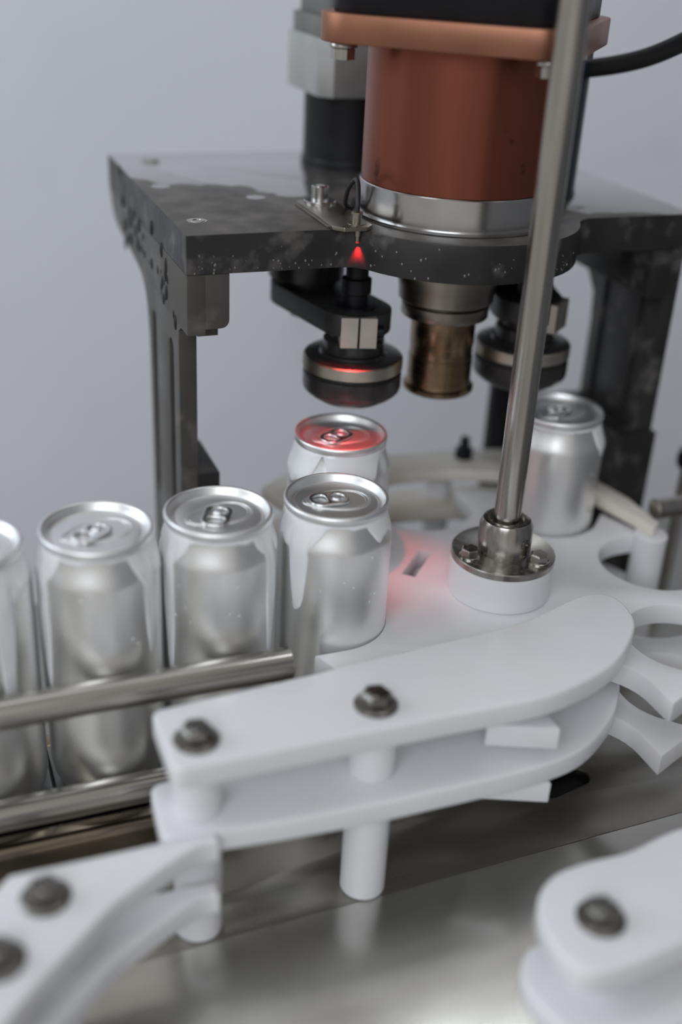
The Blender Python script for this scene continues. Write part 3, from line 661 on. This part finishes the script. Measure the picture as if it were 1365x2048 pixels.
# ------------------------------------------------------------------ actuators on top of the plate
t = thing('rotary_actuator', 'black cylinder with pale grey cast block and gearbox, left of the copper housing', 'actuator', (*mw(-7, 148), 260), MROT)
obj('cylinder', LB([(0, 0), (33.2, 0), (33.2, 3), (32.2, 4), (32, 5), (32, 45.5), (0, 45.5)], seg=64), M_BLACK, t)
obj('cast_block', PB([(-34, -24), (-26, -32), (30, -32), (30, 34), (-34, 34)], 45.4, 80, ch=0.8), M_GREYBLOCK, t)
g_ = obj('gearbox', PB(round_poly([(-33, -30), (29, -30), (29, 32), (-33, 32)], 4), 79.9, 92, ch=0.8), M_GREYCAST, t)
obj('gearbox_body', PB(round_poly([(-29, -27), (26, -27), (26, 30), (-29, 30)], 4), 91.9, 150, ch=0.8), M_GREYCAST, t)
t = thing('slim_actuator', 'dark upright cylinder right of the copper housing, behind the slim shaft', 'actuator', (*mw(78, 42), 260))
obj('cylinder', LB([(0, 0), (23, 0), (23, 3), (22.4, 4), (22.4, 78), (21, 80), (0, 80)], seg=56), mat('black_metal_blue_sheen', (0.012, 0.018, 0.028), 0.3), t)  # black cylinder with its blue reflection put into the base colour
ax, ay = mw(78, 42)
ob = obj('power_cable', tube_path(bmesh.new(), curve3([(ax, ay, 333), (ax + 24, ay - 4, 335), (ax + 50, ay - 16, 343), (ax + 72, ay - 32, 357), (ax + 98, ay - 56, 378), (ax + 130, ay - 90, 412)]), 5.3, 16), M_RUBBER)
tag(ob, 'thick black cable sweeping up to the right edge behind the shaft', 'cable')

# ------------------------------------------------------------------ sensor on its bracket
t = thing('sensor_bracket', 'small tarnished steel bracket with a red glowing sensor on the plate edge', 'sensor', (MA[0], MA[1], 260), MROT)
obj('bracket_plate', PB(round_poly([(-84, 33), (-84, -27), (-79, -32.5), (-66, -32.5), (-61.5, -28), (-62, 36)], 1), 0.5, 2.6, ch=0.3), M_TARNISH, t)
obj('shim', PB([(-85, 32), (-85.2, -22), (-81, -22), (-80.5, 32)], 0, 1.4, ch=0.2), M_TARNISH, t)
sb = obj('socket_bolt', LB([(0, 4), (4.9, 4), (4.9, 11.6), (4.4, 12.1), (3.0, 12.1), (2.7, 9.8), (0, 9.8)], seg=32, c=(-72, 26.5, 0)), M_RING, t)
obj('washer', LB([(0, 2.5), (9.3, 2.5), (9.3, 3.7), (8.8, 4.1), (0, 4.1)], seg=36, c=(-72, 26.5, 0)), M_RING, sb)
se = obj('sensor_head', LB([(0, 2.5), (5.2, 2.5), (5.2, 3.0), (2.6, 3.2), (2.4, 7.5), (3.2, 7.7), (3.2, 8.8), (1.6, 9.2), (0, 9.2)], seg=24, c=(-69, -24.0, 0)), M_TARNISH, t)
obj('sensor_nose', LB([(0, 0.6), (2.0, 0.6), (2.0, -3.2), (1.4, -3.4), (1.4, -6.0), (0, -6.0)], seg=20, c=(-69.5, -27.6, 0)), M_TARNISH, t)
obj('sensor_lens', LB([(0, -5.9), (1.0, -5.9), (1.0, -7.0), (0, -7.4)], seg=16, c=(-69.5, -27.6, 0)), M_LED, t)
obj('sensor_wire', tube_path(bmesh.new(), curve3([(-69, -24, 9), (-68.5, -23, 14), (-66.5, -17, 21), (-64.5, -8, 22), (-64.5, 2, 15), (-63.5, 8, 6), (-58, 14, 2.2), (-50, 30, 2.2)]), 1.3, 10), M_RUBBER, t)
sx, sy = mw(-69.5, -28.3)
d = bpy.data.lights.new('sensor_beam', 'SPOT'); d.energy = 0.5; d.color = (1, 0.02, 0.02); d.spot_size = rad(64); d.spot_blend = 1.0; d.shadow_soft_size = 0.0012
o = bpy.data.objects.new('sensor_beam', d); COL.objects.link(o); o.location = (sx * MM, sy * MM, 0.2518)
bpy.context.view_layer.update()
